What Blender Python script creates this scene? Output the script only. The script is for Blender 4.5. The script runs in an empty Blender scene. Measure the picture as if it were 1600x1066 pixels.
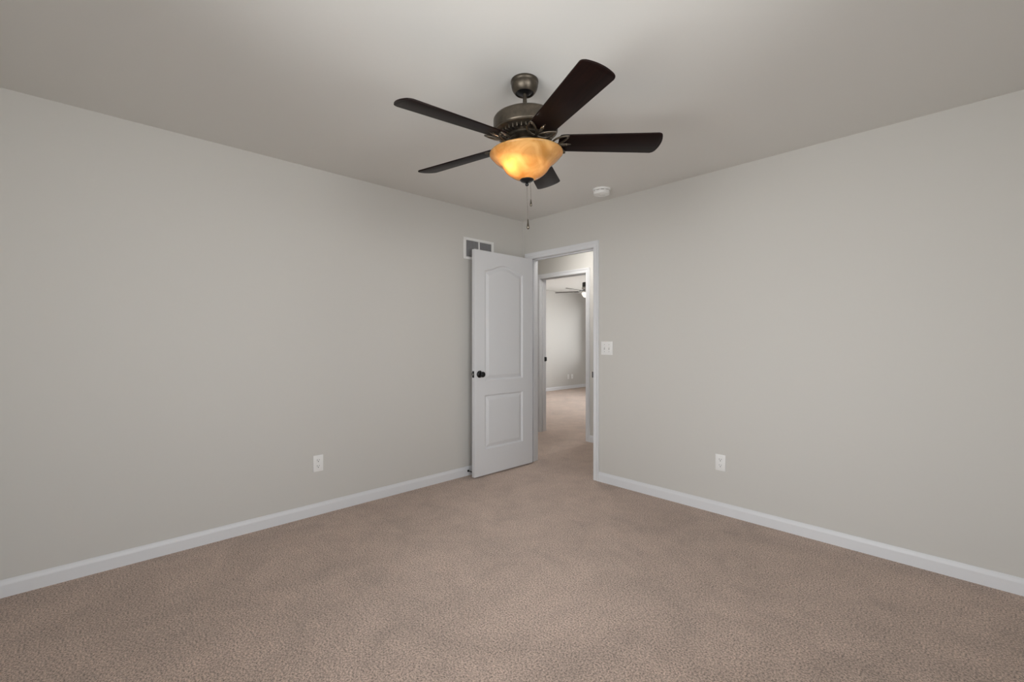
import bpy, bmesh, math, random
from mathutils import Vector, Matrix

random.seed(7)
S = bpy.context.scene
C = S.collection
PI = math.pi

# ------------------------------------------------------------------ camera
YAW = 0.80440879
cam_data = bpy.data.cameras.new('camera')
cam = bpy.data.objects.new('camera', cam_data)
C.objects.link(cam)
cam.location = (3.25437, -3.28985, 1.23064)
cam.rotation_euler = (PI / 2, 0, YAW)
cam_data.sensor_width = 36.0
cam_data.lens = 706.97 / 1600 * 36.0
cam_data.shift_y = (531.907 - 533.0) / 1600.0
cam_data.clip_start = 0.05
S.camera = cam

# ------------------------------------------------------------------ exposure / view
S.view_settings.view_transform = 'Standard'
S.view_settings.look = 'None'
S.view_settings.gamma = 1.0
S.view_settings.use_curve_mapping = False
S.view_settings.exposure = 0.0
S.cycles.max_bounces = 16
S.cycles.diffuse_bounces = 10
S.cycles.sample_clamp_indirect = 40.0
S.cycles.caustics_reflective = False
S.cycles.caustics_refractive = False
S.cycles.use_denoising = True

# ------------------------------------------------------------------ daylight
SKY = 12.3
world = bpy.data.worlds.new('overcast_sky')
S.world = world
world.use_nodes = True
wn, wl = world.node_tree.nodes, world.node_tree.links
wn.clear()
w_out = wn.new('ShaderNodeOutputWorld')
w_bg = wn.new('ShaderNodeBackground')
w_tc = wn.new('ShaderNodeTexCoord')
w_sep = wn.new('ShaderNodeSeparateXYZ')
w_ramp = wn.new('ShaderNodeValToRGB')
# hazy sky: brightest along the horizon and straight out of each facade, dimmer overhead, towards the ground and diagonally
wl.new(w_tc.outputs['Generated'], w_sep.inputs[0])


def w_math(op, a, b=None):
    m = wn.new('ShaderNodeMath')
    m.operation = op
    for k, v in ((0, a), (1, b)):
        if v is None:
            continue
        if isinstance(v, (int, float)):
            m.inputs[k].default_value = v
        else:
            wl.new(v, m.inputs[k])
    return m.outputs[0]


wl.new(w_math('MULTIPLY_ADD', w_sep.outputs['Z'], 0.5), w_ramp.inputs[0])
w_ramp.inputs[0].links[0].from_node.inputs[2].default_value = 0.5
cr = w_ramp.color_ramp
cr.elements[0].position = 0.0
cr.elements[0].color = (0.48, 0.48, 0.47, 1)
cr.elements[1].position = 1.0
cr.elements[1].color = (0.58, 0.60, 0.63, 1)
for p, c in ((0.35, (0.72, 0.72, 0.71, 1)), (0.50, (1.0, 1.0, 1.0, 1)), (0.65, (0.90, 0.92, 0.94, 1))):
    cr.elements.new(p).color = c
ax, ay = w_math('ABSOLUTE', w_sep.outputs['X']), w_math('ABSOLUTE', w_sep.outputs['Y'])
hyp = w_math('SQRT', w_math('ADD', w_math('ADD', w_math('MULTIPLY', ax, ax), w_math('MULTIPLY', ay, ay)), 1e-4))
azi = w_math('POWER', w_math('DIVIDE', w_math('MAXIMUM', ax, ay), hyp), 2.6)
w_mix = wn.new('ShaderNodeVectorMath')
w_mix.operation = 'SCALE'
wl.new(w_ramp.outputs[0], w_mix.inputs[0])
wl.new(azi, w_mix.inputs['Scale'])
wl.new(w_mix.outputs[0], w_bg.inputs['Color'])
w_bg.inputs['Strength'].default_value = SKY
wl.new(w_bg.outputs[0], w_out.inputs[0])

# window openings: (wall axis, wall plane, a0, a1, z0, z1, outward sign)
WINDOWS = [
    ('x', 3.66, -3.35, -1.72, 0.85, 2.27, 1),
    ('y', -3.66, 1.58, 3.20, 0.55, 2.24, -1),
    ('y', 6.45, -3.90, -0.60, 0.65, 2.15, 1),
    ('x', 0.70, 2.40, 4.80, 0.60, 2.15, 1),  # unseen window added to brighten the far room's back wall
]


def portal(axis, plane, a0, a1, z0, z1, sgn):
    l = bpy.data.lights.new('window_portal', 'AREA')
    l.shape = 'RECTANGLE'
    l.size, l.size_y = a1 - a0, z1 - z0
    l.cycles.is_portal = True
    o = bpy.data.objects.new('window_portal', l)
    C.objects.link(o)
    off = plane + sgn * 0.13
    mid = (a0 + a1) / 2
    if axis == 'x':
        o.location = (off, mid, (z0 + z1) / 2)
        d = Vector((-sgn, 0, 0))
    else:
        o.location = (mid, off, (z0 + z1) / 2)
        d = Vector((0, -sgn, 0))
    o.rotation_euler = d.to_track_quat('-Z', 'Y').to_euler()


for w in WINDOWS:
    portal(*w)


# ------------------------------------------------------------------ materials
def mat(name, color, rough=0.6, metal=0.0, spec=0.5, coat=0.0):
    m = bpy.data.materials.new(name)
    m.use_nodes = True
    b = m.node_tree.nodes['Principled BSDF']
    b.inputs['Base Color'].default_value = (*color, 1)
    b.inputs['Roughness'].default_value = rough
    b.inputs['Metallic'].default_value = metal
    b.inputs['Specular IOR Level'].default_value = spec
    if coat:
        b.inputs['Coat Weight'].default_value = coat
        b.inputs['Coat Roughness'].default_value = 0.15
    return m


def nodes(m):
    return m.node_tree.nodes, m.node_tree.links, m.node_tree.nodes['Principled BSDF']


def paint(name, color, rough=0.7, bump=0.02, scale=260):
    m = mat(name, color, rough, spec=0.3)
    n, l, b = nodes(m)
    tc = n.new('ShaderNodeTexCoord')
    t = n.new('ShaderNodeTexNoise')
    t.inputs['Scale'].default_value = scale
    t.inputs['Detail'].default_value = 3
    bp = n.new('ShaderNodeBump')
    bp.inputs['Strength'].default_value = bump
    bp.inputs['Distance'].default_value = 0.002
    l.new(tc.outputs['Object'], t.inputs['Vector'])
    l.new(t.outputs['Fac'], bp.inputs['Height'])
    l.new(bp.outputs[0], b.inputs['Normal'])
    return m


M_WALL = paint('greige_wall_paint', (0.582, 0.570, 0.541), 0.75, 0.05, 220)
M_CEIL = paint('ceiling_paint', (0.722, 0.714, 0.690), 0.85, 0.06, 180)
M_TRIM = paint('white_trim_paint', (0.705, 0.715, 0.735), 0.42, 0.01, 300)
M_DOOR = paint('white_door_paint', (0.680, 0.690, 0.708), 0.45, 0.01, 300)
M_PLASTIC = mat('white_plastic', (0.80, 0.80, 0.79), 0.4)
M_DARKSLOT = mat('dark_slot', (0.05, 0.05, 0.05), 0.7)
M_VENTDARK = mat('vent_shadow_grey', (0.10, 0.10, 0.105), 0.9)
M_BLACK = mat('black_metal', (0.012, 0.012, 0.013), 0.35, 0.6)
M_HINGE = mat('dark_hinge_metal', (0.15, 0.15, 0.155), 0.45, 0.6)
M_RUBBER = mat('white_rubber', (0.55, 0.55, 0.54), 0.7)


def carpet(name, tint):
    m = mat(name, tint, 1.0, spec=0.0)
    n, l, b = nodes(m)
    b.inputs['Sheen Weight'].default_value = 0.25
    b.inputs['Sheen Roughness'].default_value = 0.6
    tc = n.new('ShaderNodeTexCoord')

    def noise(scale, detail=2, rough=0.5, dist=0.0):
        t = n.new('ShaderNodeTexNoise')
        t.inputs['Scale'].default_value = scale
        t.inputs['Detail'].default_value = detail
        t.inputs['Roughness'].default_value = rough
        t.inputs['Distortion'].default_value = dist
        l.new(tc.outputs['Object'], t.inputs['Vector'])
        return t.outputs['Fac']

    def ramp(src, p0, v0, p1, v1):
        r = n.new('ShaderNodeMapRange')
        r.inputs['From Min'].default_value = p0
        r.inputs['From Max'].default_value = p1
        r.inputs['To Min'].default_value = v0
        r.inputs['To Max'].default_value = v1
        l.new(src, r.inputs['Value'])
        return r.outputs[0]

    def mul(a, c):
        x = n.new('ShaderNodeMath')
        x.operation = 'MULTIPLY'
        l.new(a, x.inputs[0])
        l.new(c, x.inputs[1])
        return x.outputs[0]

    fine = noise(135, 3, 0.7)
    tuft = noise(420, 1)
    blotch = noise(9, 3, 0.55, 0.6)
    wide = noise(2.1, 9, 0.72, 0.6)
    v = mul(ramp(fine, 0.34, 0.26, 0.60, 1.30), ramp(tuft, 0.3, 0.66, 0.7, 1.25))
    v = mul(v, ramp(blotch, 0.3, 0.93, 0.7, 1.05))
    v = mul(v, ramp(wide, 0.34, 0.83, 0.60, 1.06))
    mx = n.new('ShaderNodeVectorMath')
    mx.operation = 'SCALE'
    mx.inputs[0].default_value = tint
    l.new(v, mx.inputs['Scale'])
    l.new(mx.outputs[0], b.inputs['Base Color'])
    bp = n.new('ShaderNodeBump')
    bp.inputs['Strength'].default_value = 0.8
    bp.inputs['Distance'].default_value = 0.006
    l.new(fine, bp.inputs['Height'])
    l.new(bp.outputs[0], b.inputs['Normal'])
    return m


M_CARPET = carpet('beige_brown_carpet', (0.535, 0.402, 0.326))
M_CARPET_FAR = carpet('beige_brown_carpet_lighter', (0.600, 0.458, 0.374))  # same carpet in a lighter tint, for the hall and far room


def bronze():
    m = mat('oil_rubbed_bronze', (0.085, 0.072, 0.055), 0.38, 0.85)
    n, l, b = nodes(m)
    tc = n.new('ShaderNodeTexCoord')
    t = n.new('ShaderNodeTexNoise')
    t.inputs['Scale'].default_value = 30
    t.inputs['Detail'].default_value = 4
    r = n.new('ShaderNodeValToRGB')
    r.color_ramp.elements[0].position = 0.35
    r.color_ramp.elements[0].color = (0.070, 0.060, 0.047, 1)
    r.color_ramp.elements[1].position = 0.7
    r.color_ramp.elements[1].color = (0.125, 0.104, 0.080, 1)
    l.new(tc.outputs['Object'], t.inputs['Vector'])
    l.new(t.outputs['Fac'], r.inputs[0])
    l.new(r.outputs[0], b.inputs['Base Color'])
    return m


def walnut():
    m = mat('espresso_walnut', (0.01, 0.005, 0.004), 0.42, spec=0.12)
    n, l, b = nodes(m)
    tc = n.new('ShaderNodeTexCoord')
    mp = n.new('ShaderNodeMapping')
    mp.inputs['Scale'].default_value = (3, 60, 60)
    t = n.new('ShaderNodeTexNoise')
    t.inputs['Scale'].default_value = 1.5
    t.inputs['Detail'].default_value = 5
    t.inputs['Distortion'].default_value = 0.7
    r = n.new('ShaderNodeValToRGB')
    r.color_ramp.elements[0].position = 0.3
    r.color_ramp.elements[0].color = (0.0030, 0.0013, 0.0012, 1)
    r.color_ramp.elements[1].position = 0.72
    r.color_ramp.elements[1].color = (0.0105, 0.0038, 0.0030, 1)
    l.new(tc.outputs['Object'], mp.inputs[0])
    l.new(mp.outputs[0], t.inputs['Vector'])
    l.new(t.outputs['Fac'], r.inputs[0])
    l.new(r.outputs[0], b.inputs['Base Color'])
    return m


def alabaster(name, dark, light, trans):
    m = bpy.data.materials.new(name)
    m.use_nodes = True
    n, l = m.node_tree.nodes, m.node_tree.links
    n.clear()
    out = n.new('ShaderNodeOutputMaterial')
    tc = n.new('ShaderNodeTexCoord')
    t = n.new('ShaderNodeTexNoise')
    t.inputs['Scale'].default_value = 11
    t.inputs['Detail'].default_value = 4
    t.inputs['Distortion'].default_value = 1.2
    r = n.new('ShaderNodeValToRGB')
    r.color_ramp.elements[0].position = 0.35
    r.color_ramp.elements[0].color = (*dark, 1)
    r.color_ramp.elements[1].position = 0.68
    r.color_ramp.elements[1].color = (*light, 1)
    l.new(tc.outputs['Object'], t.inputs['Vector'])
    l.new(t.outputs['Fac'], r.inputs[0])
    d = n.new('ShaderNodeBsdfDiffuse')
    tr = n.new('ShaderNodeBsdfTranslucent')
    g = n.new('ShaderNodeBsdfGlossy')
    g.inputs['Roughness'].default_value = 0.18
    fr = n.new('ShaderNodeFresnel')
    fr.inputs['IOR'].default_value = 1.4
    m1 = n.new('ShaderNodeMixShader')
    m1.inputs[0].default_value = trans
    m2 = n.new('ShaderNodeMixShader')
    l.new(r.outputs[0], d.inputs['Color'])
    l.new(r.outputs[0], tr.inputs['Color'])
    l.new(d.outputs[0], m1.inputs[1])
    l.new(tr.outputs[0], m1.inputs[2])
    l.new(fr.outputs[0], m2.inputs[0])
    l.new(m1.outputs[0], m2.inputs[1])
    l.new(g.outputs[0], m2.inputs[2])
    l.new(m2.outputs[0], out.inputs[0])
    return m


def emitter(name, color, strength):
    m = bpy.data.materials.new(name)
    m.use_nodes = True
    n, l = m.node_tree.nodes, m.node_tree.links
    n.clear()
    out = n.new('ShaderNodeOutputMaterial')
    e = n.new('ShaderNodeEmission')
    e.inputs['Color'].default_value = (*color, 1)
    e.inputs['Strength'].default_value = strength
    l.new(e.outputs[0], out.inputs[0])
    return m


def glass_pane():
    m = bpy.data.materials.new('window_glass')
    m.use_nodes = True
    n, l = m.node_tree.nodes, m.node_tree.links
    n.clear()
    out = n.new('ShaderNodeOutputMaterial')
    t = n.new('ShaderNodeBsdfTransparent')
    g = n.new('ShaderNodeBsdfGlossy')
    g.inputs['Roughness'].default_value = 0.02
    fr = n.new('ShaderNodeFresnel')
    fr.inputs['IOR'].default_value = 1.45
    mx = n.new('ShaderNodeMixShader')
    l.new(fr.outputs[0], mx.inputs[0])
    l.new(t.outputs[0], mx.inputs[1])
    l.new(g.outputs[0], mx.inputs[2])
    l.new(mx.outputs[0], out.inputs[0])
    return m


M_BRONZE = bronze()
M_WALNUT = walnut()
M_AMBER = alabaster('amber_alabaster_glass', (0.54, 0.285, 0.078), (0.74, 0.475, 0.195), 0.5)
M_OPAL = alabaster('white_opal_glass', (0.88, 0.87, 0.84), (0.92, 0.91, 0.88), 0.5)
M_BULB = emitter('warm_bulb', (1.0, 0.93, 0.90), 380.0)
M_BULB_DIM = emitter('warm_bulb_low', (1.0, 0.80, 0.50), 12.0)
M_ADDED_HALLGLOW = emitter('added_hall_glow', (1.0, 0.97, 0.93), 46.0)  # emission of the lamp added to brighten the hallway
M_NICKEL = mat('brushed_nickel', (0.42, 0.41, 0.39), 0.35, 0.9)
M_GUNMETAL = mat('dark_fan_metal', (0.035, 0.033, 0.032), 0.45, 0.3)
M_GREYBLADE = mat('grey_blade', (0.12, 0.11, 0.10), 0.5)
M_GLASS = glass_pane()
M_CHAIN = mat('chain_metal', (0.10, 0.085, 0.07), 0.4, 0.8)
M_FOB = mat('bronze_fob', (0.10, 0.085, 0.065), 0.25, 0.85)


# ------------------------------------------------------------------ mesh helpers
def add_box(bm, x0, x1, y0, y1, z0, z1, bevel=0.0, mx=None):
    vs = [bm.verts.new((x, y, z)) for x in (x0, x1) for y in (y0, y1) for z in (z0, z1)]
    f = [(0, 1, 3, 2), (4, 6, 7, 5), (0, 4, 5, 1), (2, 3, 7, 6), (0, 2, 6, 4), (1, 5, 7, 3)]
    fs = [bm.faces.new([vs[i] for i in q]) for q in f]
    if bevel:
        es = list({e for fc in fs for e in fc.edges})
        r = bmesh.ops.bevel(bm, geom=es, offset=bevel, segments=2, profile=0.5, affect='EDGES', clamp_overlap=True)
        vs = list({v for fc in r['faces'] for v in fc.verts} | {v for v in vs if v.is_valid})
    if mx is not None:
        for v in vs:
            if v.is_valid:
                v.co = mx @ v.co
    return vs


def add_lathe(bm, prof, seg=48, mx=None, cap0=True, cap1=True):
    """prof: list of (r, z) revolved about z."""
    rings = []
    for r, z in prof:
        if r < 1e-6:
            rings.append([bm.verts.new((0, 0, z))])
        else:
            rings.append([bm.verts.new((r * math.cos(2 * PI * i / seg), r * math.sin(2 * PI * i / seg), z)) for i in range(seg)])
    for a, b in zip(rings, rings[1:]):
        for i in range(seg):
            j = (i + 1) % seg
            if len(a) == 1 and len(b) == 1:
                continue
            if len(a) == 1:
                bm.faces.new((a[0], b[j], b[i]))
            elif len(b) == 1:
                bm.faces.new((a[i], a[j], b[0]))
            else:
                bm.faces.new((a[i], a[j], b[j], b[i]))
    if cap0 and len(rings[0]) > 1:
        bm.faces.new(rings[0][::-1])
    if cap1 and len(rings[-1]) > 1:
        bm.faces.new(rings[-1])
    if mx is not None:
        for rg in rings:
            for v in rg:
                v.co = mx @ v.co


def add_tube(bm, pts, rad, seg=8, closed=False, flat=1.0):
    """tube along pts; rad is a number or a list; flat squashes it along z."""
    pts = [Vector(p) for p in pts]
    n = len(pts)
    rs = rad if isinstance(rad, (list, tuple)) else [rad] * n
    rings = []
    for i, p in enumerate(pts):
        a = pts[(i - 1) % n] if (closed or i > 0) else pts[i]
        b = pts[(i + 1) % n] if (closed or i < n - 1) else pts[i]
        t = (b - a).normalized()
        up = Vector((0, 0, 1)) if abs(t.z) < 0.95 else Vector((1, 0, 0))
        s = t.cross(up).normalized()
        u = s.cross(t).normalized()
        rings.append([bm.verts.new(p + rs[i] * (math.cos(2 * PI * k / seg) * s + flat * math.sin(2 * PI * k / seg) * u)) for k in range(seg)])
    pairs = list(zip(rings, rings[1:]))
    if closed:
        pairs.append((rings[-1], rings[0]))
    for a, b in pairs:
        for k in range(seg):
            j = (k + 1) % seg
            bm.faces.new((a[k], a[j], b[j], b[k]))
    if not closed:
        bm.faces.new(rings[0][::-1])
        bm.faces.new(rings[-1])


def add_prism(bm, outline, z0, z1, mx=None):
    lo = [bm.verts.new((x, y, z0)) for x, y in outline]
    hi = [bm.verts.new((x, y, z1)) for x, y in outline]
    bm.faces.new(lo[::-1])
    bm.faces.new(hi)
    n = len(lo)
    for i in range(n):
        j = (i + 1) % n
        bm.faces.new((lo[i], lo[j], hi[j], hi[i]))
    if mx is not None:
        for v in lo + hi:
            v.co = mx @ v.co


def add_ball(bm, c, r, seg=10):
    n = max(4, seg // 2)
    add_lathe(bm, [(r * math.sin(PI * i / n), -r * math.cos(PI * i / n)) for i in range(n + 1)], seg,
              Matrix.Translation(c))


def obj(name, bm, m, parent=None, smooth=35, **props):
    bmesh.ops.recalc_face_normals(bm, faces=bm.faces)
    me = bpy.data.meshes.new(name)
    bm.to_mesh(me)
    bm.free()
    o = bpy.data.objects.new(name, me)
    C.objects.link(o)
    me.materials.append(m)
    if smooth:
        ang = math.radians(smooth)
        for p in me.polygons:
            p.use_smooth = True
        b2 = bmesh.new()
        b2.from_mesh(me)
        for e in b2.edges:
            if len(e.link_faces) == 2 and e.calc_face_angle(0) > ang:
                e.smooth = False
        b2.to_mesh(me)
        b2.free()
    if parent:
        o.parent = parent
    for k, v in props.items():
        o[k] = v
    return o


def thing(name, label, cat, loc=(0, 0, 0), rotz=0.0, group=None, kind=None):
    o = bpy.data.objects.new(name, None)
    o.empty_display_size = 0.05
    C.objects.link(o)
    o.location = loc
    o.rotation_euler = (0, 0, rotz)
    o['label'] = label
    o['category'] = cat
    if group:
        o['group'] = group
    if kind:
        o['kind'] = kind
    return o


def struct(name, bm, m, label, cat, smooth=0):
    return obj(name, bm, m, None, smooth, label=label, category=cat, kind='structure')


def boxes(*bs):
    bm = bmesh.new()
    for b in bs:
        add_box(bm, *b)
    return bm


# ------------------------------------------------------------------ the setting
H = 2.44
T = 0.115
HALL0, HALL1 = T, 1.185           # hallway between y = 0.115 and y = 1.185
FAR0, FAR1 = 1.305, 6.45          # far bedroom
FX0, FX1 = -4.03, 0.70
HX0, HX1 = -1.75, 2.05
D1 = (0.095, 0.875, 2.047)        # bedroom doorway x0, x1, head
D2 = (-0.855, -0.095, 2.052)      # doorway across the hall

struct('floor', boxes((0.0, 3.66, -3.66, HALL0, -0.1, 0.0), (0.0, HX1, HALL0, FAR0, -0.1, 0.0)), M_CARPET,
       'beige brown cut-pile carpet covering the whole bedroom', 'floor')
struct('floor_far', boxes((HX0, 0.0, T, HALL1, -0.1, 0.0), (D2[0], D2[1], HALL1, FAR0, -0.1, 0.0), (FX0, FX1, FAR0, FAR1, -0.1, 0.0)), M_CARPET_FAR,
       'lighter beige carpet in the hall and far bedroom', 'floor')
struct('ceiling', boxes((-4.2, 3.8, -3.8, 6.6, H, H + 0.1)), M_CEIL,
       'flat greige ceiling with a fan and smoke detector', 'ceiling')

struct('wall_left', boxes((-T, 0.0, -3.66, 0.0, 0.0, H)), M_WALL,
       'long greige wall on the left with vent and outlet', 'wall')
struct('wall_right', boxes((HX0 - T, D1[0] - 0.015, 0.0, T, 0, H), (D1[0] - 0.015, D1[1] + 0.015, 0.0, T, D1[2] + 0.015, H),
                           (D1[1] + 0.015, 3.66 + T, 0.0, T, 0, H)), M_WALL,
       'greige wall on the right holding the doorway and light switch', 'wall')
struct('wall_hall', boxes((FX0 - T, D2[0] - 0.015, HALL1, FAR0, 0, H), (D2[0] - 0.015, D2[1] + 0.015, HALL1, FAR0, D2[2] + 0.015, H),
                          (D2[1] + 0.015, HX1 + T, HALL1, FAR0, 0, H)), M_WALL,
       'greige hallway wall seen through the doorway, above the second door frame', 'wall')
struct('wall_hall_west', boxes((HX0 - T, HX0, T, HALL1, 0, H)), M_WALL, 'end wall of the hallway on the left', 'wall')
struct('wall_hall_east', boxes((HX1, HX1 + T, T, HALL1, 0, H)), M_WALL, 'end wall of the hallway on the right', 'wall')
struct('wall_far', boxes((FX0 - T, FX0, FAR0, FAR1, 0, H)), M_WALL,
       'bright wall at the back of the room across the hall', 'wall')


def wall_with_window(name, axis, plane, s0, s1, w, sgn, label):
    _, _, a0, a1, z0, z1, _ = w
    p0, p1 = (plane, plane + T) if sgn > 0 else (plane - T, plane)
    parts = [(s0, a0, 0, H), (a1, s1, 0, H), (a0, a1, 0, z0), (a0, a1, z1, H)]
    if axis == 'x':
        bm = boxes(*[(p0, p1, a, b, c, d) for a, b, c, d in parts])
    else:
        bm = boxes(*[(a, b, p0, p1, c, d) for a, b, c, d in parts])
    return struct(name, bm, M_WALL, label, 'wall')


wall_with_window('wall_near_east', 'x', 3.66, -3.66 - T, 0.0, WINDOWS[0], 1, 'greige window wall behind the camera, to its right')
wall_with_window('wall_near_south', 'y', -3.66, -T, 3.66, WINDOWS[1], -1, 'greige window wall behind the camera, to its left')
wall_with_window('wall_far_north', 'y', FAR1, FX0 - T, FX1 + T, WINDOWS[2], 1, 'window wall of the room across the hall')

wall_with_window('wall_far_east', 'x', FX1, FAR0, FAR1, WINDOWS[3], 1, 'side wall of the room across the hall')


def window(idx, axis, plane, a0, a1, z0, z1, sgn, label):
    def put(bm, a_0, a_1, d0, d1, c0, c1, bv=0.003):
        lo, hi = sorted((plane + sgn * d0, plane + sgn * d1))
        if axis == 'x':
            add_box(bm, lo, hi, a_0, a_1, c0, c1, bv)
        else:
            add_box(bm, a_0, a_1, lo, hi, c0, c1, bv)
    root = thing('window_%d' % idx, label, 'window', kind='structure')
    bm = bmesh.new()
    f = 0.045
    put(bm, a0, a0 + f, 0.03, 0.10, z0, z1)
    put(bm, a1 - f, a1, 0.03, 0.10, z0, z1)
    put(bm, a0 + f, a1 - f, 0.03, 0.10, z0, z0 + f)
    put(bm, a0 + f, a1 - f, 0.03, 0.10, z1 - f, z1)
    obj('window_frame', bm, M_TRIM, root)
    bm = bmesh.new()
    zm = (z0 + z1) / 2
    put(bm, a0 + f, a1 - f, 0.04, 0.085, zm - 0.02, zm + 0.02)
    obj('meeting_rail', bm, M_TRIM, root)
    bm = bmesh.new()
    put(bm, a0 + f, a1 - f, 0.058, 0.063, z0 + f, zm - 0.02, 0)
    put(bm, a0 + f, a1 - f, 0.058, 0.063, zm + 0.02, z1 - f, 0)
    obj('glass_pane', bm, M_GLASS, root)
    bm = bmesh.new()
    put(bm, a0 - 0.03, a1 + 0.03, -0.03, 0.03, z0 - 0.022, z0)
    obj('window_sill', bm, M_TRIM, root)


window(1, *WINDOWS[0], 'white double-hung window behind the camera, to its right')
window(2, *WINDOWS[1], 'white double-hung window behind the camera, to its left')
window(3, *WINDOWS[2], 'white window at the far end of the room across the hall')
window(4, *WINDOWS[3], 'white unseen window added on the side wall to brighten the room across the hall')

# baseboards ---------------------------------------------------------------
BASE = [(0.0, 0.0), (0.012, 0.0), (0.012, 0.058), (0.0108, 0.063), (0.0065, 0.074), (0.0045, 0.083), (0.0, 0.083)]


def baseboard(name, p0, p1, nrm, label):
    p0, p1, nrm = Vector(p0), Vector(p1), Vector(nrm)
    bm = bmesh.new()
    a = [bm.verts.new(p0 + nrm * d + Vector((0, 0, z))) for d, z in BASE]
    b = [bm.verts.new(p1 + nrm * d + Vector((0, 0, z))) for d, z in BASE]
    n = len(a)
    for i in range(n):
        j = (i + 1) % n
        bm.faces.new((a[i], a[j], b[j], b[i]))
    bm.faces.new(a[::-1])
    bm.faces.new(b)
    struct(name, bm, M_TRIM, label, 'baseboard')


baseboard('baseboard_left', (0, -3.66, 0), (0, 0, 0), (1, 0, 0), 'white baseboard along the left wall, up to the open door')
baseboard('baseboard_right', (D1[1] + 0.0595, 0, 0), (3.66, 0, 0), (0, -1, 0), 'white baseboard along the right wall, from the door casing')
baseboard('baseboard_near_east', (3.66, -3.648, 0), (3.66, -0.012, 0), (-1, 0, 0), 'white baseboard under the window wall behind the camera')
baseboard('baseboard_near_south', (0.012, -3.66, 0), (3.66, -3.66, 0), (0, 1, 0), 'white baseboard under the left window wall behind the camera')
baseboard('baseboard_hall', (D2[1] + 0.0595, HALL1, 0), (HX1, HALL1, 0), (0, -1, 0), 'short white baseboard on the hall wall right of the second door frame')
baseboard('baseboard_far', (FX0, FAR0, 0), (FX0, FAR1, 0), (1, 0, 0), 'white baseboard at the back of the room across the hall')
baseboard('baseboard_far_north', (FX0 + 0.012, FAR1, 0), (FX1, FAR1, 0), (0, -1, 0), 'white baseboard under the far room window')

# door frames --------------------------------------------------------------
CASING = [(0.0, 0.0), (0.0, 0.007), (0.004, 0.0095), (0.012, 0.0105), (0.020, 0.0105), (0.026, 0.0085), (0.034, 0.0095),
          (0.044, 0.0145), (0.052, 0.0160), (0.0555, 0.0150), (0.057, 0.012), (0.057, 0.0)]


def casing_mesh(x0, x1, zt, y, sgn):
    """three mitred legs of moulding around an opening; sgn is the side it projects to."""
    bm = bmesh.new()
    rv = 0.005
    cols = []
    for d, h in CASING:
        yy = y + sgn * h
        d += rv - 0.003
        cols.append([bm.verts.new(p) for p in ((x0 - d, yy, 0), (x0 - d, yy, zt + d), (x1 + d, yy, zt + d), (x1 + d, yy, 0))])
    n = len(cols)
    for i in range(n):
        a, b = cols[i], cols[(i + 1) % n]
        for k in range(3):
            bm.faces.new((a[k], a[k + 1], b[k + 1], b[k]))
    bm.faces.new([c[0] for c in cols])
    bm.faces.new([c[3] for c in cols][::-1])
    return bm


def door_frame(idx, d, y0, y1, stop_y, label):
    x0, x1, zt = d
    root = thing('trim_%d' % idx, label, 'door frame', kind='structure')
    obj('casing', casing_mesh(x0, x1, zt, y0, -1), M_TRIM, root, 25)
    obj('casing', casing_mesh(x0, x1, zt, y1, 1), M_TRIM, root, 25)
    for a, b in ((x0 - 0.0148, x0), (x1, x1 + 0.0148)):
        bm = bmesh.new()
        add_box(bm, a, b, y0 - 0.0005, y1 + 0.0005, 0, zt, 0.0008)
        obj('jamb', bm, M_TRIM, root)
    bm = bmesh.new()
    add_box(bm, x0 - 0.0148, x1 + 0.0148, y0 - 0.0005, y1 + 0.0005, zt, zt + 0.0148, 0.0008)
    obj('head_jamb', bm, M_TRIM, root)
    for a, b in ((x0, x0 + 0.011), (x1 - 0.011, x1)):
        bm = bmesh.new()
        add_box(bm, a, b, stop_y, stop_y + 0.032, 0, zt - 0.011, 0.002)
        obj('stop', bm, M_TRIM, root)
    bm = bmesh.new()
    add_box(bm, x0, x1, stop_y, stop_y + 0.032, zt - 0.011, zt, 0.002)
    obj('stop', bm, M_TRIM, root)
    return root


fr1 = door_frame(1, D1, 0.0, T, 0.040, 'white door casing and jamb around the open doorway')
bm = bmesh.new()
add_box(bm, D1[1] - 0.0015, D1[1] + 0.0005, -0.004, 0.030, 0.898, 0.958, 0.0006)
add_box(bm, D1[1] - 0.0035, D1[1] + 0.0005, -0.0185, -0.002, 0.902, 0.954, 0.001)
obj('strike_plate', bm, M_HINGE, fr1, label='dark strike plate')
fr2 = door_frame(2, D2, HALL1, FAR0, HALL1 + 0.045, 'white door casing around the second doorway, across the hall')
bm = bmesh.new()
add_box(bm, D2[0] - 0.0005, D2[0] + 0.0025, FAR0 - 0.030, FAR0 + 0.004, 0.945, 1.005, 0.0008)
add_box(bm, D2[0] - 0.0005, D2[0] + 0.006, FAR0 - 0.004, FAR0 + 0.0145, 0.950, 1.000, 0.0015)
obj('strike_plate', bm, M_BLACK, fr2, label='black strike plate')

# ------------------------------------------------------------------ open door
LX0, LX1 = 0.105, 0.140            # leaf thickness
LY0, LY1 = -0.752, -0.008          # free edge, hinge edge
LZ0, LZ1 = 0.012, 2.040
PANELS = [(-0.629, -0.145, 0.243, 0.734, 0.0), (-0.629, -0.145, 0.864, 1.866, 0.062)]


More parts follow.
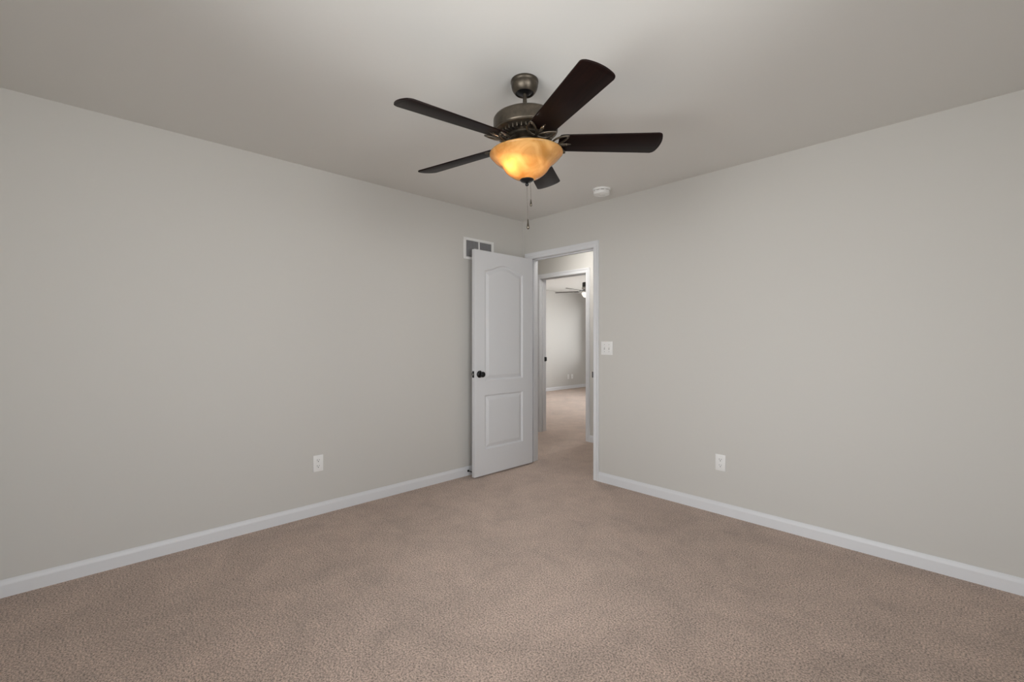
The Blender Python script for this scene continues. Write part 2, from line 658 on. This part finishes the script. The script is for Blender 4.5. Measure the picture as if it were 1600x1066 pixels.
def panel_depth(y, z):
    best = 0.0
    for a, b, c, d, arch in PANELS:
        top = d
        slope = 0.0
        if arch:
            hw = (b - a) / 2
            q = max(-1.0, min(1.0, (y - (a + b) / 2) / hw))
            top = d + arch * (1 - q * q) ** 2
            slope = arch * 4 * abs(q) * (1 - q * q) / hw
        t = min(y - a, b - y, z - c, (top - z) / math.sqrt(1 + slope * slope))
        if t <= 0:
            continue
        k = [(0, 0), (0.004, 0.0030), (0.010, 0.0075), (0.014, 0.0085), (0.020, 0.0080), (0.044, 0.0020), (0.048, 0.0012), (9, 0.0012)]
        for (t0, v0), (t1, v1) in zip(k, k[1:]):
            if t0 <= t <= t1:
                best = max(best, 1.5 * (v0 + (v1 - v0) * (t - t0) / (t1 - t0)))
                break
    return best


def knots(lo, hi, dense):
    s = {round(lo, 5), round(hi, 5)}
    x = lo
    while x < hi:
        s.add(round(x, 5))
        near = any(a - 0.004 <= x <= b + 0.004 for a, b in dense)
        x += 0.002 if near else 0.02
    for a, b in dense:
        s.add(round(a, 5))
        s.add(round(b, 5))
    return sorted(v for v in s if lo <= v <= hi)


door = thing('door_1', 'white two-panel arch-top door standing open against the left wall', 'door', kind='structure')
ys = sorted(set(knots(LY0, LY1, [(-0.633, -0.579), (-0.195, -0.141)]) + [round(LY0 + 0.005 + 0.005 * i, 5) for i in range(147)]))
zs = knots(LZ0, LZ1, [(0.243, 0.293), (0.684, 0.734), (0.864, 0.914), (1.810, 1.930)])
bm = bmesh.new()
fr, bk = [], []
for y in ys:
    col_f, col_b = [], []
    for z in zs:
        d = panel_depth(y, z)
        col_f.append(bm.verts.new((LX1 - d, y, z)))
        col_b.append(bm.verts.new((LX0 + d, y, z)))
    fr.append(col_f)
    bk.append(col_b)
ny, nz = len(ys), len(zs)
for i in range(ny - 1):
    for j in range(nz - 1):
        bm.faces.new((fr[i][j], fr[i + 1][j], fr[i + 1][j + 1], fr[i][j + 1]))
        bm.faces.new((bk[i][j], bk[i][j + 1], bk[i + 1][j + 1], bk[i + 1][j]))
for i in range(ny - 1):
    for j in (0, nz - 1):
        bm.faces.new((fr[i][j], bk[i][j], bk[i + 1][j], fr[i + 1][j]))
for j in range(nz - 1):
    for i in (0, ny - 1):
        bm.faces.new((fr[i][j], fr[i][j + 1], bk[i][j + 1], bk[i][j]))
obj('door_leaf', bm, M_DOOR, door, 30)

KN = Vector((LX1, -0.694, 0.927))
RX = Matrix.Rotation(PI / 2, 4, 'Y')
for sgn, name in ((1, 'door_knob'), (-1, 'door_knob')):
    base = Vector((LX1 if sgn > 0 else LX0, KN.y, KN.z))
    rot = Matrix.Rotation(sgn * PI / 2, 4, 'Y')
    L = 0.060 if sgn > 0 else 0.056
    bm = bmesh.new()
    add_lathe(bm, [(0, 0.018), (0.0095, 0.018), (0.0095, 0.026), (0.014, 0.030), (0.0225, 0.036), (0.0255, 0.044), (0.0245, 0.052),
                   (0.019, 0.0575), (0.009, L), (0, L)], 32, Matrix.Translation(base) @ rot)
    kb = obj(name, bm, M_BLACK, door, 50, label='round black door knob')
    bm = bmesh.new()
    add_lathe(bm, [(0.0, 0.0), (0.032, 0.0), (0.032, 0.004), (0.029, 0.009), (0.020, 0.013), (0.011, 0.019), (0, 0.019)], 32,
              Matrix.Translation(base) @ rot)
    obj('rosette', bm, M_BLACK, kb, 50)
bm = bmesh.new()
add_box(bm, 0.1105, 0.1345, LY0 - 0.0016, LY0 + 0.001, 0.898, 0.956, 0.0007)
lp = obj('latch_plate', bm, M_BLACK, door, label='black latch plate')
bm = bmesh.new()
add_box(bm, 0.116, 0.129, LY0 - 0.0105, LY0, 0.920, 0.934, 0.002)
obj('latch_bolt', bm, M_NICKEL, lp, label='steel latch bolt')
for zc in (1.807, 1.069, 0.374):
    bm = bmesh.new()
    add_box(bm, D1[0] - 0.0002, D1[0] + 0.0018, -0.003, 0.031, zc - 0.045, zc + 0.045, 0.0005)
    add_box(bm, 0.1065, 0.1385, LY1 - 0.0005, LY1 + 0.0015, zc - 0.045, zc + 0.045, 0.0005)
    add_lathe(bm, [(0.0055, zc - 0.046), (0.0055, zc + 0.046)], 12, Matrix.Translation((0.0985, -0.0115, 0)))
    obj('hinge', bm, M_HINGE, door, label='dark metal hinge')

# door stop on the baseboard
ds = thing('door_stop', 'black door stop rod on the left baseboard, behind the door edge', 'door stop', (0.0118, -0.722, 0.043))
bm = bmesh.new()
add_lathe(bm, [(0, 0), (0.010, 0), (0.010, 0.004), (0.006, 0.008), (0, 0.008)], 16, RX)
obj('base', bm, M_BLACK, ds, 40)
bm = bmesh.new()
add_lathe(bm, [(0.0042, 0.007), (0.0042, 0.072)], 12, RX)
obj('rod', bm, M_BLACK, ds, 40)
bm = bmesh.new()
add_lathe(bm, [(0, 0.070), (0.0075, 0.070), (0.0080, 0.078), (0.0065, 0.085), (0, 0.086)], 16, RX)
obj('tip', bm, M_RUBBER, ds, 40, label='white rubber tip')


# ------------------------------------------------------------------ outlets, switch
def outlet(label, loc, rotz, group=None, blank=False):
    """duplex outlet facing local -y."""
    t = thing('wall_outlet' if not blank else 'wall_jack', label, 'outlet' if not blank else 'wall jack', loc, rotz, group)
    bm = bmesh.new()
    add_box(bm, -0.035, 0.035, -0.006, 0.0005, -0.0575, 0.0575, 0.0025)
    obj('cover_plate', bm, M_PLASTIC, t)
    ry = Matrix.Rotation(PI / 2, 4, 'X')
    if blank:
        bm = bmesh.new()
        add_lathe(bm, [(0, 0.005), (0.006, 0.005), (0.006, 0.014), (0, 0.014)], 12, ry)
        obj('socket', bm, M_NICKEL, t)
        return t
    for zc in (0.0205, -0.0205):
        bm = bmesh.new()
        ol = []
        for i in range(32):
            a = 2 * PI * i / 32
            ol.append((max(-0.0165, min(0.0165, 0.0175 * math.cos(a) * 1.05)), max(-0.0135, min(0.0135, 0.0175 * math.sin(a))) + zc))
        add_prism(bm, ol, 0.004, 0.0072, ry)
        r = obj('receptacle', bm, M_PLASTIC, t)
        bm = bmesh.new()
        add_box(bm, -0.0082, -0.0056, -0.0076, -0.0065, zc - 0.0005, zc + 0.0085)
        add_box(bm, 0.0054, 0.0080, -0.0076, -0.0065, zc + 0.0005, zc + 0.0080)
        add_lathe(bm, [(0, 0.0065), (0.0032, 0.0065), (0.0032, 0.0076), (0, 0.0076)], 12, ry @ Matrix.Translation((0, zc - 0.0070, 0)))
        obj('slots', bm, M_DARKSLOT, r, label='dark plug slots')
    bm = bmesh.new()
    add_lathe(bm, [(0, 0.005), (0.0032, 0.005), (0.0028, 0.0070), (0, 0.0072)], 12, ry)
    obj('screw', bm, M_PLASTIC, t)
    return t


outlet('white duplex wall outlet low on the left wall', (0.0, -2.060, 0.362), PI / 2, 'bedroom wall outlets')
outlet('white duplex wall outlet low on the right wall', (1.970, 0.0, 0.364), 0.0, 'bedroom wall outlets')
outlet('small white outlet on the far room wall, left of its twin plate', (FX0, 5.705, 0.305), PI / 2)
outlet('small white jack plate on the far room wall, right of the outlet', (FX0, 5.860, 0.305), PI / 2, None, True)

sw = thing('light_switch', 'white double toggle light switch beside the door casing', 'light switch', (1.017, 0.0, 1.163))
bm = bmesh.new()
add_box(bm, -0.058, 0.058, -0.006, 0.0005, -0.0575, 0.0575, 0.0025)
obj('cover_plate', bm, M_PLASTIC, sw)
for xc, up in ((-0.023, 1), (0.023, 1)):
    bm = bmesh.new()
    add_box(bm, xc - 0.0055, xc + 0.0055, -0.0068, -0.004, -0.0125, 0.0125, 0.0005)
    tg = obj('toggle_slot', bm, mat('switch_slot_shade', (0.42, 0.42, 0.42), 0.6), sw, label='grey switch slot')
    bm = bmesh.new()
    add_box(bm, xc - 0.004, xc + 0.004, -0.010, 0.0, -0.008, 0.008, 0.001)
    mx = Matrix.Translation((0, -0.006, 0.003)) @ Matrix.Rotation(math.radians(-28), 4, 'X')
    for v in bm.verts:
        v.co = mx @ v.co
    obj('toggle', bm, M_PLASTIC, tg)
    for zc in (0.030, -0.030):
        bm = bmesh.new()
        add_lathe(bm, [(0, 0.005), (0.0035, 0.005), (0.003, 0.0070), (0, 0.0072)], 12,
                  Matrix.Translation((xc, 0, zc)) @ Matrix.Rotation(PI / 2, 4, 'X'))
        obj('screw', bm, M_NICKEL, sw)

# ------------------------------------------------------------------ return air vent on the left wall
VY0, VY1, VZ0, VZ1 = -0.770, -0.405, 1.970, 2.169
av = thing('air_vent', 'white two-panel air return vent on the left wall above the door', 'air vent', (0, (VY0 + VY1) / 2, VZ0))
vw, vh = (VY1 - VY0) / 2, VZ1 - VZ0
bw = 0.030
bm = bmesh.new()
add_box(bm, 0.0, 0.008, -vw, vw, 0, bw * 0.8, 0.002)
add_box(bm, 0.0, 0.008, -vw, vw, vh - bw * 0.8, vh, 0.002)
add_box(bm, 0.0, 0.0082, -vw, -vw + bw, 0, vh, 0.002)
add_box(bm, 0.0, 0.0082, vw - bw, vw, 0, vh, 0.002)
obj('vent_frame', bm, M_PLASTIC, av)
bm = bmesh.new()
add_box(bm, 0.0, 0.0078, -0.007, 0.007, bw * 0.8, vh - bw * 0.8, 0.001)
obj('mullion', bm, M_PLASTIC, av)
bm = bmesh.new()
add_box(bm, 0.0003, 0.0012, -vw + bw, vw - bw, bw * 0.8, vh - bw * 0.8)
obj('backing', bm, M_VENTDARK, av, label='dark grey vent opening')
nl = 13
for a, b in ((-vw + bw, -0.007), (0.007, vw - bw)):
    bm = bmesh.new()
    for i in range(nl):
        zc = bw * 0.8 + (i + 0.5) * (vh - bw * 1.6) / nl
        mx = Matrix.Translation((0.0040, 0, zc)) @ Matrix.Rotation(math.radians(52), 4, 'Y')
        add_box(bm, -0.0052, 0.0052, a, b, -0.0005, 0.0005, 0, mx)
    obj('louvers', bm, mat('grey_louver', (0.40, 0.40, 0.41), 0.5), av, 0, label='grey slanted louvers')

# ------------------------------------------------------------------ smoke detector
sd = thing('smoke_detector', 'round white smoke detector on the ceiling near the right wall', 'smoke detector', (1.141, -0.259, H))
bm = bmesh.new()
add_lathe(bm, [(0, 0.0005), (0.071, 0.0005), (0.071, -0.010), (0.068, -0.0145), (0, -0.0145)], 48)
obj('mounting_plate', bm, M_PLASTIC, sd)
bm = bmesh.new()
add_lathe(bm, [(0, -0.012), (0.058, -0.012), (0.058, -0.020), (0, -0.020)], 48)
obj('vent_ring', bm, M_DARKSLOT, sd, label='dark vent gap')
bm = bmesh.new()
for i in range(10):
    a = 2 * PI * i / 10 + 0.1
    add_box(bm, 0.056, 0.064, -0.006, 0.006, -0.0205, -0.0135, 0.001, Matrix.Rotation(a, 4, 'Z'))
add_lathe(bm, [(0, -0.0185), (0.064, -0.0185), (0.0655, -0.021), (0.0645, -0.036), (0.060, -0.043), (0.050, -0.046), (0.034, -0.047),
               (0.033, -0.0445), (0.026, -0.0445), (0.025, -0.047), (0, -0.0475)], 48)
obj('body', bm, M_PLASTIC, sd)
bm = bmesh.new()
add_lathe(bm, [(0, -0.046), (0.010, -0.046), (0.009, -0.049), (0, -0.0495)], 20, Matrix.Translation((0.042, 0.0, 0.0)))
obj('test_button', bm, M_PLASTIC, sd)


# ------------------------------------------------------------------ ceiling fans
def bezier(p0, p1, p2, p3, n):
    out = []
    for i in range(n + 1):
        t = i / n
        out.append(tuple((1 - t) ** 3 * a + 3 * (1 - t) ** 2 * t * b + 3 * (1 - t) * t * t * c + t ** 3 * d
                         for a, b, c, d in zip(p0, p1, p2, p3)))
    return out


def blade_outline(r0, r1, w0, w1):
    """plan of a blade along +x, gently rounded outer end."""
    pts = []
    pts.append((r0, -w0 / 2 + 0.016))
    pts.append((r0 + 0.005, -w0 / 2 + 0.004))
    pts.append((r0 + 0.018, -w0 / 2))
    tip = []
    n = 14
    ch = r1 - 0.024
    cr_ = 0.020
    # lower side, rounded corner, bowed end, rounded corner, upper side
    for i in range(7):
        a = -PI / 2 + (PI / 2 - 0.28) * i / 6
        tip.append((ch - 0.006 + cr_ * math.cos(a), -w1 / 2 + cr_ + cr_ * math.sin(a)))
    x_e, y_e = tip[-1]
    for i in range(1, n):
        y = y_e + (-2 * y_e) * i / n
        bow = (1 - (y / y_e) ** 2) * (r1 - x_e)
        tip.append((x_e + bow, y))
    for i in range(7):
        a = -PI / 2 + (PI / 2 - 0.28) * (6 - i) / 6
        tip.append((ch - 0.006 + cr_ * math.cos(a), w1 / 2 - cr_ - cr_ * math.sin(a)))
    pts += tip
    pts += [(r0 + 0.018, w0 / 2), (r0 + 0.005, w0 / 2 - 0.004), (r0, w0 / 2 - 0.016)]
    return pts


def add_bead_chain(bm, x, y, z0, z1, r=0.0014):
    add_tube(bm, [(x, y, z0), (x, y, z1)], r * 0.55, 6)
    z = z0
    while z > z1:
        add_ball(bm, (x, y, z), r, 6)
        z -= r * 2.7


def ceiling_fan_big():
    loc = Vector((1.776, -1.785, H))
    F3 = Vector((-math.sin(YAW), math.cos(YAW), 0))
    R3 = Vector((math.cos(YAW), math.sin(YAW), 0))
    t = thing('ceiling_fan', 'dark bronze ceiling fan with five espresso blades and lit amber bowl', 'ceiling fan', loc)
    # the fan hangs slightly out of plumb from its ball joint
    piv = Matrix.Translation((0, 0, -0.05))
    tilt = piv @ Matrix.Rotation(-0.0260, 4, F3) @ Matrix.Rotation(0.012, 4, R3) @ piv.inverted()
    lift = Matrix.Translation((0, 0, 0.0115))

    def part(name, bm, m, parent=t, smooth=40, **kw):
        for v in bm.verts:
            v.co = tilt @ lift @ v.co
        return obj(name, bm, m, parent, smooth, **kw)

    bm = bmesh.new()
    add_lathe(bm, [(0.0, 0.0), (0.063, 0.0), (0.0645, -0.004), (0.0645, -0.011), (0.0620, -0.0145), (0.0622, -0.020), (0.0615, -0.028), (0.0585, -0.040),
                   (0.0530, -0.050), (0.0465, -0.0575), (0.0440, -0.0600), (0.0415, -0.0600), (0.0410, -0.0570), (0.0400, -0.048), (0.0, -0.048)], 64)
    obj('canopy', bm, M_BRONZE, t, 40)
    bm = bmesh.new()
    add_lathe(bm, [(0, -0.060), (0.0405, -0.060), (0.0405, -0.066), (0.034, -0.070), (0.018, -0.074), (0, -0.075)], 32)
    part('hanger_ball', bm, M_BLACK, label='black hanger ball')
    bm = bmesh.new()
    add_lathe(bm, [(0.0095, -0.06), (0.0095, -0.128), (0.0125, -0.130), (0.0125, -0.150), (0.020, -0.158), (0.028, -0.176)], 24)
    part('downrod', bm, M_BRONZE)
    # motor housing
    bm = bmesh.new()
    add_lathe(bm, [(0.0, -0.168), (0.050, -0.169), (0.105, -0.175), (0.134, -0.181), (0.1445, -0.187), (0.1485, -0.193), (0.149, -0.200),
                   (0.1495, -0.242), (0.1495, -0.246), (0.1475, -0.2490), (0.1485, -0.251), (0.1485, -0.2540), (0.145, -0.2565), (0.134, -0.258),
                   (0.127, -0.263), (0.112, -0.268), (0.102, -0.270), (0.0, -0.270)], 72)
    mh = part('motor_housing', bm, M_BRONZE)
    bm = bmesh.new()
    for i in range(40):
        a = 2 * PI * i / 40
        add_box(bm, 0.101, 0.131, -0.0028, 0.0028, -0.2745, -0.258, 0.001, Matrix.Rotation(a, 4, 'Z'))
    part('vent_ribs', bm, M_BRONZE, mh)
    bm = bmesh.new()
    add_lathe(bm, [(0, -0.268), (0.094, -0.268), (0.096, -0.273), (0.096, -0.281), (0.090, -0.286), (0.070, -0.288), (0, -0.288)], 48)
    part('flywheel', bm, M_BRONZE)
    # neck and light fitter
    bm = bmesh.new()
    add_lathe(bm, [(0.0, -0.286), (0.046, -0.286), (0.050, -0.290), (0.050, -0.298), (0.0535, -0.301), (0.0545, -0.306), (0.0545, -0.335),
                   (0.060, -0.340), (0.068, -0.344), (0.0690, -0.350), (0.0690, -0.352), (0.060, -0.353), (0.0, -0.353)], 48)
    part('switch_housing', bm, M_BRONZE)
    # bowl shade, a closed shell of glass
    outer = [(0.1640, -0.3470), (0.1680, -0.3475), (0.1710, -0.3505), (0.1708, -0.3550), (0.1675, -0.3585), (0.1640, -0.3620), (0.1560, -0.3715),
             (0.1460, -0.3815), (0.1340, -0.3910), (0.1230, -0.3990), (0.1145, -0.4065), (0.1085, -0.4145), (0.1040, -0.4225), (0.0965, -0.4325), (0.0850, -0.4430),
             (0.0700, -0.4540), (0.0530, -0.4630), (0.0360, -0.4690), (0.0180, -0.4725), (0.006, -0.4730)]
    inner = [(r - 0.0035 if r > 0.03 else r, z + 0.0032) for r, z in outer[3:]]
    bm = bmesh.new()
    add_lathe(bm, outer + inner[::-1] + [outer[0]], 72, cap0=False, cap1=False)
    bmesh.ops.remove_doubles(bm, verts=bm.verts, dist=1e-5)
    part('bowl_shade', bm, M_AMBER, smooth=60, label='amber alabaster glass bowl')
    bm = bmesh.new()
    add_lathe(bm, [(0, -0.468), (0.030, -0.468), (0.0325, -0.4705), (0.0325, -0.474), (0.027, -0.479), (0.017, -0.4825), (0.009, -0.4845),
                   (0.0055, -0.487), (0.0080, -0.491), (0.0085, -0.495), (0.0065, -0.499), (0.003, -0.501), (0, -0.5012)], 32)
    part('finial', bm, M_BLACK)
    bm = bmesh.new()
    add_lathe(bm, [(0.0, -0.3490), (0.1500, -0.3490), (0.1530, -0.3505), (0.1530, -0.3530), (0.0, -0.3535)], 64)
    part('added_light_shield', bm, M_BRONZE)  # added disc that keeps bulb light off the motor and blades
    # centre rod holding the bowl and two lamp holders with bulbs
    bm = bmesh.new()
    add_lathe(bm, [(0.004, -0.355), (0.004, -0.470)], 12)
    part('centre_rod', bm, M_BRONZE)
    for sx, sy, m, lab in ((-0.060, -0.050, M_BULB, 'glowing bulb'), (0.060, 0.050, M_BULB_DIM, 'glowing bulb')):
        p = R3 * sx + F3 * sy
        bm = bmesh.new()
        add_lathe(bm, [(0, -0.356), (0.013, -0.356), (0.013, -0.378), (0.010, -0.380), (0, -0.380)], 20, Matrix.Translation(p))
        part('lamp_holder', bm, M_BLACK)
        bm = bmesh.new()
        add_lathe(bm, [(0, -0.378), (0.009, -0.380), (0.013, -0.388), (0.017, -0.398), (0.0175, -0.406), (0.014, -0.415), (0.007, -0.420), (0, -0.421)],
                  24, Matrix.Translation(p))
        part('bulb', bm, m, smooth=60, label=lab)
    # pull chains
    for sx, zt, zb, fl in ((0.0, -0.500, -0.655, 0.047), (0.0165, -0.481, -0.563, 0.032)):
        p = R3 * sx
        bm = bmesh.new()
        add_bead_chain(bm, p.x, p.y, zt, zb)
        ch = part('pull_chain', bm, M_CHAIN)
        bm = bmesh.new()
        k = fl / 0.047
        add_lathe(bm, [(0, 0.001), (0.0022, 0), (0.0026, -0.006), (0.0036, -0.016), (0.0052, -0.028), (0.0062, -0.036), (0.0056, -0.043), (0.003, -0.0465), (0, -0.047)],
                  16, Matrix.Translation((p.x, p.y, zb)) @ Matrix.Diagonal((k ** .3, k ** .3, k, 1)))
        part('fob', bm, M_FOB, ch, smooth=60, label='bronze drop-shaped pull')
    # blades and scrolled irons
    zb = 2.1484 - H
    for kk in range(5):
        ang = math.radians(49.5) - kk * 2 * PI / 5
        base = Matrix.Rotation(ang, 4, 'Z') @ Matrix.Translation((0, 0, zb))
        pitch = Matrix.Rotation(math.radians(-13.5), 4, 'X')
        mx = base @ pitch
        bm = bmesh.new()
        add_prism(bm, blade_outline(0.152, 0.643, 0.116, 0.142), 0.0, 0.0065)
        bev = [e for e in bm.edges if len({round(v.co.z, 4) for v in e.verts}) == 1]
        bmesh.ops.bevel(bm, geom=bev, offset=0.0018, segments=2, profile=0.5, affect='EDGES', clamp_overlap=True)
        bl = obj('blade', bm, M_WALNUT, t, 40)
        bl.matrix_local = tilt @ mx
        # iron: arm from the flywheel, two leaf loops and a plate screwed under the blade
        bm = bmesh.new()
        zi = -0.004
        inv = pitch.inverted()

        def P(x, y, z):          # point given unpitched, expressed in blade space
            return tuple(inv @ Vector((x, y, z)))
        top = 0.012
        for s in (1, -1):
            arm = bezier((0.078, s * 0.016, top), (0.098, s * 0.026, top), (0.102, s * 0.014, -0.010), (0.122, 0.0, -0.011), 10)
            add_tube(bm, [P(*q) for q in arm], 0.0056, 8, flat=0.7)
            a = bezier((0.118, 0, -0.011), (0.112, s * 0.046, -0.013), (0.150, s * 0.066, zi - 0.005), (0.192, s * 0.060, zi - 0.001), 14)
            b = bezier((0.192, s * 0.060, zi - 0.001), (0.182, s * 0.030, zi - 0.005), (0.150, s * 0.008, -0.012), (0.118, 0, -0.011), 14)
            add_tube(bm, a[:-1] + b[:-1], 0.0052, 8, closed=True, flat=0.75)
        tng = bezier((0.112, 0, -0.011), (0.140, 0, -0.013), (0.170, 0, zi), (0.212, 0, zi), 10)
        add_tube(bm, tng, [0.006] * 4 + [0.0075] * 4 + [0.0065, 0.0045, 0.002], 8, flat=0.5)
        ir = obj('blade_iron', bm, M_BRONZE, t, 60, label='bronze scrolled blade bracket')
        ir.matrix_local = tilt @ mx
        for px_, py_ in ((0.190, 0.0), (0.186, 0.053), (0.186, -0.053)):
            bm = bmesh.new()
            add_lathe(bm, [(0, 0.0), (0.0045, 0.0), (0.0045, -0.008), (0.003, -0.0105), (0, -0.011)], 12, Matrix.Translation((px_, py_, 0)))
            obj('screw', bm, M_BRONZE, ir, 40)
    return t


ceiling_fan_big()


def ceiling_fan_far():
    loc = Vector((-1.575, 3.200, H))
    t = thing('ceiling_fan', 'small grey-bladed ceiling fan with white bowl in the room across the hall', 'ceiling fan', loc)
    bm = bmesh.new()
    add_lathe(bm, [(0, 0), (0.06, 0), (0.06, -0.02), (0.045, -0.05), (0.02, -0.06), (0, -0.06)], 32)
    obj('canopy', bm, M_NICKEL, t, 40)
    bm = bmesh.new()
    add_lathe(bm, [(0.011, -0.05), (0.011, -0.20)], 16)
    obj('downrod', bm, M_NICKEL, t, 40)
    bm = bmesh.new()
    add_lathe(bm, [(0, -0.185), (0.075, -0.188), (0.085, -0.195), (0.085, -0.262), (0.07, -0.272), (0, -0.272)], 40)
    obj('motor_housing', bm, M_GUNMETAL, t, 40)
    bm = bmesh.new()
    add_lathe(bm, [(0, -0.270), (0.09, -0.272), (0.095, -0.30), (0.07, -0.32), (0.06, -0.345), (0.085, -0.35), (0.088, -0.368), (0, -0.368)], 40)
    obj('light_fitter', bm, M_NICKEL, t, 40)
    outer = [(0.098, -0.368), (0.101, -0.372), (0.097, -0.392), (0.082, -0.425), (0.055, -0.452), (0.025, -0.465), (0.004, -0.468)]
    inner = [(max(0.003, r - 0.004), z + 0.004) for r, z in outer[1:]]
    bm = bmesh.new()
    add_lathe(bm, outer + inner[::-1] + [outer[0]], 40, cap0=False, cap1=False)
    bmesh.ops.remove_doubles(bm, verts=bm.verts, dist=1e-5)
    obj('bowl_shade', bm, M_OPAL, t, 60, label='white glass bowl')
    bm = bmesh.new()
    add_ball(bm, (0, 0, -0.40), 0.02, 16)
    obj('bulb', bm, M_BULB, t, 60, label='glowing bulb')
    for k in range(5):
        a = YAW + math.radians(156.0) + k * 2 * PI / 5
        mx = Matrix.Rotation(a, 4, 'Z') @ Matrix.Translation((0, 0, -0.348)) @ Matrix.Rotation(math.radians(-11), 4, 'X')
        bm = bmesh.new()
        add_prism(bm, blade_outline(0.17, 0.585, 0.11, 0.135), 0, 0.009)
        b = obj('blade', bm, M_GREYBLADE, t, 40)
        b.matrix_local = mx
        bm = bmesh.new()
        add_tube(bm, [(0.085, 0, 0.03), (0.12, 0, 0.012), (0.15, 0, -0.003), (0.23, 0, -0.003)], [0.01, 0.01, 0.02, 0.018], 8, flat=0.25)
        b = obj('blade_iron', bm, M_GUNMETAL, t, 40)
        b.matrix_local = mx


ceiling_fan_far()

# unseen lamp added to brighten the hallway, out of sight above the doorway
hl = thing('added_hall_light', 'added unseen dome light on the hallway ceiling', 'added light', (0.10, 0.62, H))
bm = bmesh.new()
add_lathe(bm, [(0, 0), (0.15, 0), (0.15, -0.02), (0.14, -0.028), (0, -0.028)], 40)
obj('base', bm, M_NICKEL, hl, 40)
bm = bmesh.new()
add_lathe(bm, [(0.138, -0.027), (0.132, -0.050), (0.110, -0.075), (0.070, -0.092), (0.030, -0.098), (0, -0.099)], 40, cap0=True)
obj('dome', bm, M_ADDED_HALLGLOW, hl, 60, label='glowing dome of the added light')
